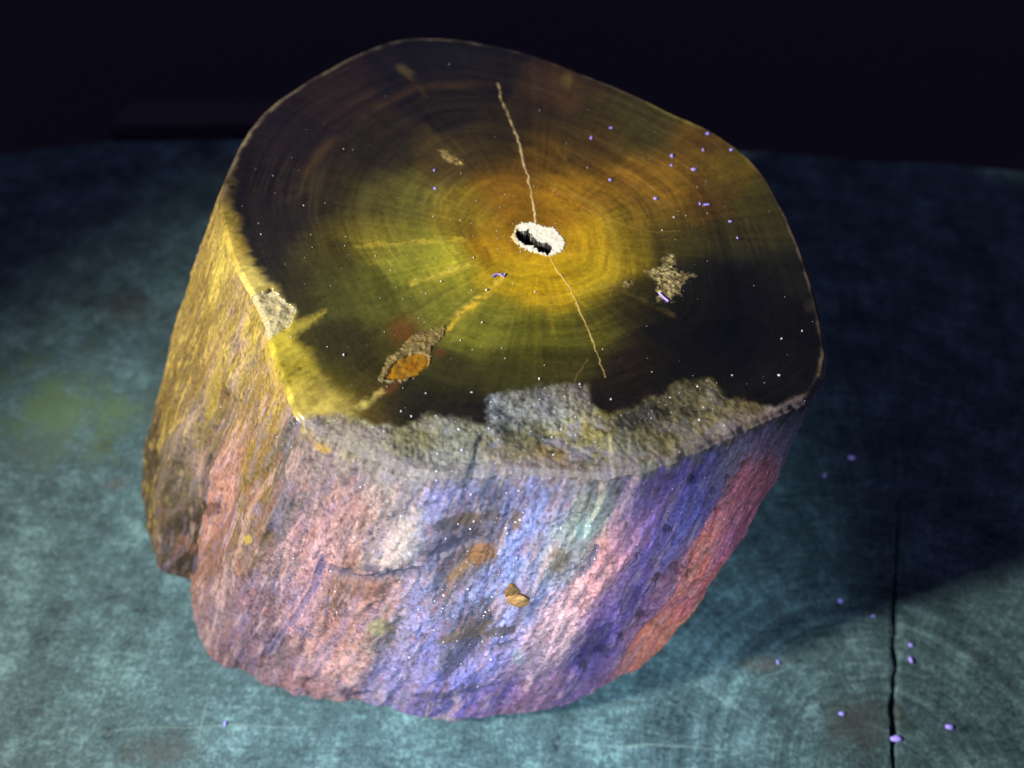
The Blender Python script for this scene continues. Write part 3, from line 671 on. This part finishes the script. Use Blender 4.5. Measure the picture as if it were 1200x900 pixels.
# mineral mix: lavender, grey, cream and rust grains run through the whole bark
right_u = su_pts[[p for p, _ in bark_smp].index((722, 640))][0]
left_f = sstep(25, 48, um) * (1 - 0.3 * sstep(right_u - 4, right_u + 4, um))
def veil(seed, fu, fv, lo, hi): return sstep(lo, hi, fbm(cu * fu + seed, su * fu + 2 * seed, vmm * fv, o=4, g=0.65))
SC = mixc(SC, lin((122, 112, 150)) * 0.72, 0.34 * veil(71, 0.35, 0.07, 0.08, 0.38) * left_f)
SC = mixc(SC, lin((112, 100, 104)) * 0.7, 0.42 * veil(83, 0.55, 0.09, 0.10, 0.36) * (0.25 + 0.75 * left_f))
SC = mixc(SC, lin((205, 168, 160)) * 0.75, 0.34 * veil(97, 0.5, 0.07, 0.14, 0.40) * left_f)
SC = mixc(SC, lin((150, 92, 74)) * 0.7, 0.32 * veil(113, 0.6, 0.10, 0.16, 0.40) * left_f)
SC = mixc(SC, lin((196, 168, 84)) * 0.9, 0.4 * veil(131, 0.5, 0.12, 0.12, 0.40) * (1 - sstep(25, 48, um)))
SC = mixc(SC, lin((84, 62, 30)) * 0.9, 0.4 * veil(149, 0.5, 0.12, 0.12, 0.40) * (1 - sstep(25, 48, um)))
SC = mixc(SC, lin((54, 44, 62)) * 0.8, 0.6 * veil(163, 1.3, 0.5, 0.26, 0.46))
SC = mixc(SC, lin((98, 88, 122)) * 0.7, 0.7 * yv)
SC = mixc(SC, lin((84, 74, 88)), 0.75 * crk)
SC = mixc(SC, SC * 0.3, 0.8 * pit)
def sblob(cx, cy, rx, ry, rot=0, rag=0.6):
    a = math.radians(rot); dx, dy_ = QS[:, 0] - cx, QS[:, 1] - cy
    u_ = (dx * math.cos(a) + dy_ * math.sin(a)) / rx; v_ = (-dx * math.sin(a) + dy_ * math.cos(a)) / ry
    return sstep(1.25, 0.8, np.hypot(u_, v_) + rag * (0.6 * st2 + 0.6 * fin)) * front
for a_, c, k in [((530, 612, 26, 7, -12), (74, 66, 72), 0.8), ((515, 640, 24, 7, -20), (80, 74, 92), 0.7), ((575, 605, 12, 6, 0), (96, 80, 78), 0.7), ((585, 740, 22, 6, -10), (88, 76, 74), 0.85), ((520, 775, 10, 16, 30), (98, 92, 104), 0.7), ((430, 690, 26, 14, 20), (132, 92, 76), 0.6), ((445, 668, 24, 6, 8), (88, 78, 96), 0.8), ((412, 812, 16, 4, 6), (92, 72, 90), 0.7), ((505, 815, 18, 5, 0), (90, 78, 100), 0.7), ((690, 660, 6, 16, 30), (96, 94, 112), 0.7), ((655, 655, 12, 14, 20), (140, 116, 86), 0.6), ((450, 735, 12, 10, 0), (120, 106, 80), 0.6), ((400, 560, 14, 5, 60), (104, 88, 92), 0.6), ((360, 590, 18, 7, 70), (112, 98, 104), 0.5),
                 ((700, 750, 26, 10, -50), (58, 46, 92), 0.7), ((740, 700, 24, 9, -52), (62, 50, 98), 0.6), ((565, 648, 16, 11, -15), (140, 96, 62), 0.9), ((538, 668, 20, 6, -40), (130, 98, 70), 0.85), ((548, 608, 16, 8, -10), (104, 84, 72), 0.85), ((606, 610, 7, 12), (118, 94, 80), 0.8),
                 ((545, 742, 34, 7, -18), (112, 92, 82), 0.8), ((562, 848, 8, 4), (170, 140, 110), 0.6), ((508, 845, 40, 5, 2), (158, 142, 140), 0.6), ((378, 524, 12, 6, 20), (206, 160, 60), 0.7), ((412, 530, 12, 10), (190, 166, 70), 0.6),
                 ((464, 636, 13, 36, 34, 1.1), (226, 196, 186), 0.5), ((684, 622, 9, 13, 30), (186, 206, 196), 0.55), ((608, 770, 8, 10), (170, 186, 190), 0.4), ((290, 632, 6, 6), (190, 160, 70), 0.7), ((300, 300, 5, 22, 12), (214, 188, 70), 0.6),
                 ((250, 460, 8, 30, 12), (176, 150, 56), 0.6), ((318, 420, 6, 30, -12), (206, 176, 80), 0.6), ((835, 515, 30, 9, -40), (92, 92, 190), 0.5), ((440, 735, 10, 9), (166, 150, 110), 0.6)]:
    SC = mixc(SC, lin(c) * 0.62, k * sblob(*a_))
# crust continues over the rim for a couple of millimetres
rimf = sstep(0.04, 0.0, VV + 0.03 * st2 + 0.04 * fin) * front * (tvr > 7) * (tvr < 20)
rimc = C.reshape(NS, NT, 3)[-12:].mean(0)
kern = np.ones(61) / 61
rimc = np.stack([np.convolve(np.concatenate([rimc[-30:, k], rimc[:, k], rimc[:30, k]]), kern, 'valid') for k in range(3)], 1)
rimg = np.clip(1 + 1.1 * fin + 0.9 * fbm(cu * 1.6 + 9, su * 1.6, vmm * 1.3, o=3, g=0.65), 0.2, 2.2)
SC = mixc(SC, np.tile(rimc, (NV, 1)) * rimg[:, None], 0.9 * rimf)

# ---- assemble parts
allV = np.concatenate([[[PITH[0], PITH[1], H - 0.012]], top, side]); 
allC = np.concatenate([[lin((40, 30, 10))], C, SC])
j = np.arange(NT); jn = (j + 1) % NT
rows = np.arange(NS + NV - 1)[:, None] * NT + 1
quads = np.stack([rows + j, rows + NT + j, rows + NT + jn, rows + jn], 2).reshape(-1, 4)
tris = np.stack([np.zeros(NT, int), 1 + j, 1 + jn], 1)
nq_top = (NS - 1) * NT
part = np.zeros(len(quads), int); part[nq_top:] = 20
first = quads[:, 0] - 1                                       # index into top / side arrays
ft = first[:nq_top]
def setp(mask, k): part[:nq_top][mask[ft] > 0.5] = k
setp(chip, 1); setp(chipL, 1)
for k, mk in enumerate(vm): setp(mk, 2 + k)
setp(M_c[0], 6); setp(M_c[1], 7); setp(M_c[2], 8)
setp(ko, 9); setp(ki, 10)
setp(crust, 11); setp(hole, 12)
fs = first[nq_top:] - NS * NT
okk = fs >= 0
part[nq_top:][okk] = np.where(yv[np.maximum(fs, 0)][okk] > 0.5, 21, 20)
log_loc = np.array([*Bt.mean(0), 0.0])
log = bpy.data.objects.new('petrified_log', None); COL.objects.link(log); log.location = log_loc
log.empty_display_size = 0.05
tag(log, 'short petrified wood log with dark polished amber top and pink violet bark', 'petrified wood')
def sub(name, k, mat, parent=log, label=None):
    F = quads[part == k]
    if len(F) == 0: return None
    ids, inv = np.unique(F, return_inverse=True)
    o = mesh_np(name, allV[ids] - log_loc, inv.reshape(F.shape), mat, parent, allC[ids])
    if label: o['label'] = label
    return o
face = sub('polished_face', 0, M_face, label='polished sawn face, amber at the pith, nearly black toward the rim')
bark = sub('bark', 20, M_bark, label='weathered bark, yellow on the left, pink and violet in front')
sub('fractured_rim', 1, M_chip, label='rough grey chipped rim along the front of the face')
for k in range(4): sub('crack_vein', 2 + k, M_crust if k < 2 else M_face, face)
for k in range(3): sub('crystal_patch', 6 + k, M_chip, face)
kn = sub('knot', 9, M_chip, face, 'amber knot with a crusted edge')
sub('knot_core', 10, M_face, face)
sub('pith_crust', 11, M_crust, face, 'white mineral crust round the pith slit')
hp = sub('pith_cavity', 12, M_face, face)
# centre fan closes the cavity floor
ids = np.unique(tris); remap = {i_: n_ for n_, i_ in enumerate(ids)}
cf = mesh_np('cavity_floor', allV[ids] - log_loc, np.vectorize(remap.get)(tris), M_face, face, allC[ids])
sub('branching_vein', 21, M_bark, bark, 'bluish branching vein in the pink bark')

# ---- brown nub sticking out of the violet bark, small resin lump
def lump_mesh(name, centre, rx, ry, rz, nrm_, col, mat, parent, seed=0):
    import bmesh
    bm = bmesh.new(); bmesh.ops.create_icosphere(bm, subdivisions=4, radius=1)
    V0 = np.array([v_.co[:] for v_ in bm.verts]); F0 = np.array([[v_.index for v_ in f.verts] for f in bm.faces]); bm.free()
    r = 1 + 0.35 * fbm(V0[:, 0] * 1.6 + seed, V0[:, 1] * 1.6 + 9, V0[:, 2] * 1.6 + 4, o=3)
    V1 = V0 * r[:, None] * np.array([rx, ry, rz])
    c = np.tile(col, (len(V1), 1)) * (1 + 0.6 * fbm(V0[:, 0] * 3, V0[:, 1] * 3 + seed, V0[:, 2] * 3 + 2, o=3))[:, None]
    rot = np.array(Vector((0, 0, 1)).rotation_difference(Vector(nrm_)).to_matrix())
    return mesh_np(name, V1 @ rot.T + centre - (log_loc if parent else 0), F0, mat, parent, c)
def bark_pt(px, py):
    k = fidx[np.argmin(np.hypot(QS[fidx, 0] - px, QS[fidx, 1] - py))]
    return side[k], np.array([*N2[k], 0.25])
for (px, py, rx, ry, c) in [(599, 693, 0.0024, 0.0032, (120, 88, 52)), (607, 704, 0.0032, 0.0028, (150, 112, 68))]:
    P, Nn = bark_pt(px, py)
    lump_mesh('brown_nub', P, rx, ry, 0.0010, Nn, lin(c) * 0.7, M_bark, bark, px)

# ---- glinting crystal grains in bark and rim (far too many to count)
def grains():
    Vs, Fs = [], []; n = 0
    oc = np.array([[1, 0, 0], [-1, 0, 0], [0, 1, 0], [0, -1, 0], [0, 0, 1], [0, 0, -1]], float)
    of = np.array([[0, 2, 4], [2, 1, 4], [1, 3, 4], [3, 0, 4], [2, 0, 5], [1, 2, 5], [3, 1, 5], [0, 3, 5]])
    def add(P, r):
        nonlocal n
        R = np.linalg.qr(rng.randn(3, 3))[0]
        Vs.append(oc * r * (0.6 + 0.8 * rng.rand(3)) @ R + P); Fs.append(of + n); n += 6
    cen = [(640, 520, 90), (600, 650, 80), (560, 620, 90), (680, 620, 40), (520, 530, 60), (450, 600, 80), (560, 780, 60), (780, 580, 70), (360, 700, 60), (520, 700, 70), (300, 480, 60), (660, 480, 60)]
    tq = sheet(top)
    cidx = np.where((chip > 0.5))[0]
    for _ in range(560):
        cx, cy, rr = cen[rng.randint(len(cen))]
        p = np.array([cx, cy]) + rng.randn(2) * rr * 0.6
        k = fidx[np.argmin(np.hypot(QS[fidx[::3], 0] - p[0], QS[fidx[::3], 1] - p[1])) * 3]
        if np.hypot(*(QS[k] - p)) < 4: add(side[k], 0.00010 + 0.00024 * rng.rand() ** 4)
    for _ in range(160):
        k = cidx[rng.randint(len(cidx))]; add(top[k], 0.00010 + 0.00024 * rng.rand() ** 4)
    m, nt, b = new_mat('quartz_grain'); b.inputs['Base Color'].default_value = (0.85, 0.86, 0.95, 1); b.inputs['Roughness'].default_value = 0.25
    nn = nd(nt, 'ShaderNodeTexNoise', Scale=300.0); cr = nd(nt, 'ShaderNodeValToRGB'); nt.links.new(nn.outputs[0], cr.inputs[0])
    cr.color_ramp.elements[0].color = (0.55, 0.55, 0.85, 1); cr.color_ramp.elements[1].color = (0.92, 0.92, 0.95, 1); nt.links.new(cr.outputs[0], b.inputs['Base Color'])
    o = mesh_np('crystal_grains', np.concatenate(Vs) - log_loc, np.concatenate(Fs), m, bark, smooth=False)
    o['kind'] = 'stuff'
grains()

# ================================================================== DUST
m_dust, nt, b = new_mat('violet_fluorescent_lint')
nn = nd(nt, 'ShaderNodeTexNoise', Scale=500.0); cr = nd(nt, 'ShaderNodeValToRGB'); nt.links.new(nn.outputs[0], cr.inputs[0])
cr.color_ramp.elements[0].color = (0.16, 0.10, 0.85, 1); cr.color_ramp.elements[1].color = (0.55, 0.48, 1.0, 1)
nt.links.new(cr.outputs[0], b.inputs['Base Color']); nt.links.new(cr.outputs[0], b.inputs['Emission Color']); b.inputs['Emission Strength'].default_value = 0.3
m_fleck, nt, b = new_mat('pale_dust')
nn = nd(nt, 'ShaderNodeTexNoise', Scale=700.0); cr = nd(nt, 'ShaderNodeValToRGB'); nt.links.new(nn.outputs[0], cr.inputs[0])
cr.color_ramp.elements[0].color = (0.55, 0.5, 0.6, 1); cr.color_ramp.elements[1].color = (0.9, 0.88, 0.85, 1); nt.links.new(cr.outputs[0], b.inputs['Base Color'])

def speck(P, r, seed):
    import bmesh
    bm = bmesh.new(); bmesh.ops.create_icosphere(bm, subdivisions=2, radius=1)
    V0 = np.array([v_.co[:] for v_ in bm.verts]); F0 = np.array([[v_.index for v_ in f.verts] for f in bm.faces]); bm.free()
    V1 = V0 * (1 + 1.1 * fbm(V0[:, 0] * 1.5 + seed * 3.7, V0[:, 1] * 1.5 + seed, V0[:, 2] * 1.5 + 4, o=3))[:, None] * r * np.array([1 + 0.5 * math.sin(seed * 2.1), 1 - 0.3 * math.sin(seed * 2.1), 0.5])
    o = mesh_np('dust_speck', V1, F0, m_dust); o.location = P
    return o
for i_, (px, py, r) in enumerate([(693, 162, 3.2), (716, 150, 2.4), (787, 183, 3.8), (787, 194, 2.2), (813, 199, 3.2), (824, 176, 2.6), (768, 233, 3.2), (828, 240, 3.2), (820, 239, 2.6), (715, 211, 2.6),
                                  (856, 260, 2.6), (864, 279, 2.4), (829, 157, 3.4), (857, 176, 2.8), (509, 200, 2.6), (510, 221, 2.8)]):
    P = at(px, py, H); P[2] += r * 0.00006
    lab = {14: 'upper of two violet dust specks left of the upper crack vein', 15: 'lower of two violet dust specks left of the upper crack vein',
           12: 'violet dust speck on the back right rim of the log, left of another', 13: 'violet dust speck on the back right rim of the log, right of another',
           0: 'violet dust speck nearest right of the upper crack vein, toward the back rim', 6: 'violet dust speck alone above the thin vein right of the pith'}.get(i_, 'tiny violet dust speck among others on the right of the polished face')
    tag(speck(P, r * 0.00016, i_), lab, 'dust', 'violet dust specks on the polished face')
for i_, (px, py, r) in enumerate([(998, 537, 4), (966, 557, 3.5), (984, 704, 3.8), (1023, 722, 3), (911, 776, 4), (986, 836, 3.6), (1112, 852, 5), (1066, 773, 5.5), (1067, 756, 4), (1050, 866, 6), (264, 848, 4)]):
    P = at(px, py, 0); P[2] += r * 0.00007
    lab = ['farthest violet dust speck on the slab, right of the log in its shadow', 'violet dust speck closest to the right flank of the log, in shadow',
           'violet dust speck on the slab at the edge of the log shadow', 'violet dust speck just left of the crack, upper part',
           'violet dust speck by the small brown stain, lower right of the log', 'violet dust speck on the large brown stain left of the crack',
           'large violet dust speck at the far lower right of the slab, right of the crack', 'larger of two violet specks side by side at the crack',
           'smaller of two violet specks side by side at the crack', 'biggest violet dust speck, lodged at the lower end of the crack',
           'lone violet dust speck on the slab at lower left, before the log'][i_]
    tag(speck(P, r * 0.00018, 40 + i_), lab, 'dust', 'violet dust specks on the wood slab')

def dust():
    Vs, Fs = [], []; n = 0
    oc = np.array([[1, 0, 0], [-1, 0, 0], [0, 1, 0], [0, -1, 0], [0, 0, 1], [0, 0, -1]], float)
    of = np.array([[0, 2, 4], [2, 1, 4], [1, 3, 4], [3, 0, 4], [2, 0, 5], [1, 2, 5], [3, 1, 5], [0, 3, 5]])
    q = np.where((S < 0.97) & (chip < 0.2) & (crust < 0.1))[0]
    spots = []
    hand = [(558, 235, 1.6), (356, 241, 1.4), (320, 206, 1.5), (529, 190, 1.3), (403, 416, 2.4), (458, 317, 2), (465, 337, 1.6), (517, 330, 2.2), (499, 344, 1.5), (555, 302, 1.8), (565, 378, 2.6), (553, 340, 1.6),
            (627, 342, 1.8), (570, 340, 2.2), (632, 444, 2.6), (858, 440, 1.8), (916, 397, 2), (940, 388, 2.2), (913, 440, 2.4), (764, 436, 1.6), (716, 468, 1.8), (482, 488, 1.8), (470, 482, 2), (446, 350, 1.5),
            (306, 275, 2.2), (303, 262, 1.4), (366, 290, 1.5), (404, 288, 1.4), (440, 300, 1.4), (588, 408, 1.6), (592, 420, 2), (553, 460, 2), (499, 461, 1.6), (776, 270, 1.4), (790, 255, 1.8), (804, 253, 1.6)]
    for px, py, r in hand: spots.append((at(px, py, H), r * 0.00015))
    for _ in range(230):
        k = q[rng.randint(len(q))]
        if rng.rand() < 0.35: p = at(540 + rng.randn() * 90, 320 + rng.randn() * 60, H)
        elif rng.rand() < 0.4: p = at(800 + rng.randn() * 60, 220 + rng.randn() * 50, H)
        else: p = top[k]
        spots.append((np.array([p[0], p[1], H]), 0.00008 + 0.00015 * rng.rand() ** 3))
    ins = poly_sd(sheet(np.array([p_ for p_, _ in spots])), [t_ for t_, _ in TB]) > 8
    spots = [q_ for q_, k_ in zip(spots, ins) if k_]
    for P, r in spots:
        R = np.linalg.qr(rng.randn(3, 3))[0]
        Vs.append(oc * r * (0.5 + 1.0 * rng.rand(3)) @ R + P + [0, 0, r * 0.4]); Fs.append(of + n); n += 6
    o = mesh_np('dust', np.concatenate(Vs), np.concatenate(Fs), m_fleck, smooth=False)
    tag(o, 'fine pale dust scattered over the polished stone face', 'dust', kind='stuff')
dust()

def lint(name, pts, rad, label, z=H):
    cu_ = bpy.data.curves.new(name, 'CURVE'); cu_.dimensions = '3D'; cu_.bevel_depth = rad; cu_.bevel_resolution = 2
    sp = cu_.splines.new('POLY'); sp.points.add(len(pts) - 1)
    for k, (px, py) in enumerate(pts): sp.points[k].co = (*(at(px, py, z) + [0, 0, rad * 1.2]), 1)
    tmp = bpy.data.objects.new(name, cu_); COL.objects.link(tmp)
    dg = bpy.context.evaluated_depsgraph_get(); me = bpy.data.meshes.new_from_object(tmp.evaluated_get(dg))
    bpy.data.objects.remove(tmp)
    me.materials.clear(); me.materials.append(m_dust)
    o = bpy.data.objects.new(name, me); COL.objects.link(o); tag(o, label, 'lint')
lint('lint_fibre', [(577, 325), (581, 322), (586, 322), (590, 325), (592, 321)], 0.00022, 'small curled white lint fibre on the face just below the pith')
lint('lint_fibre', [(772, 344), (777, 349), (783, 354)], 0.0003, 'short bluish lint fibre on the pale crystal patch right of the pith')
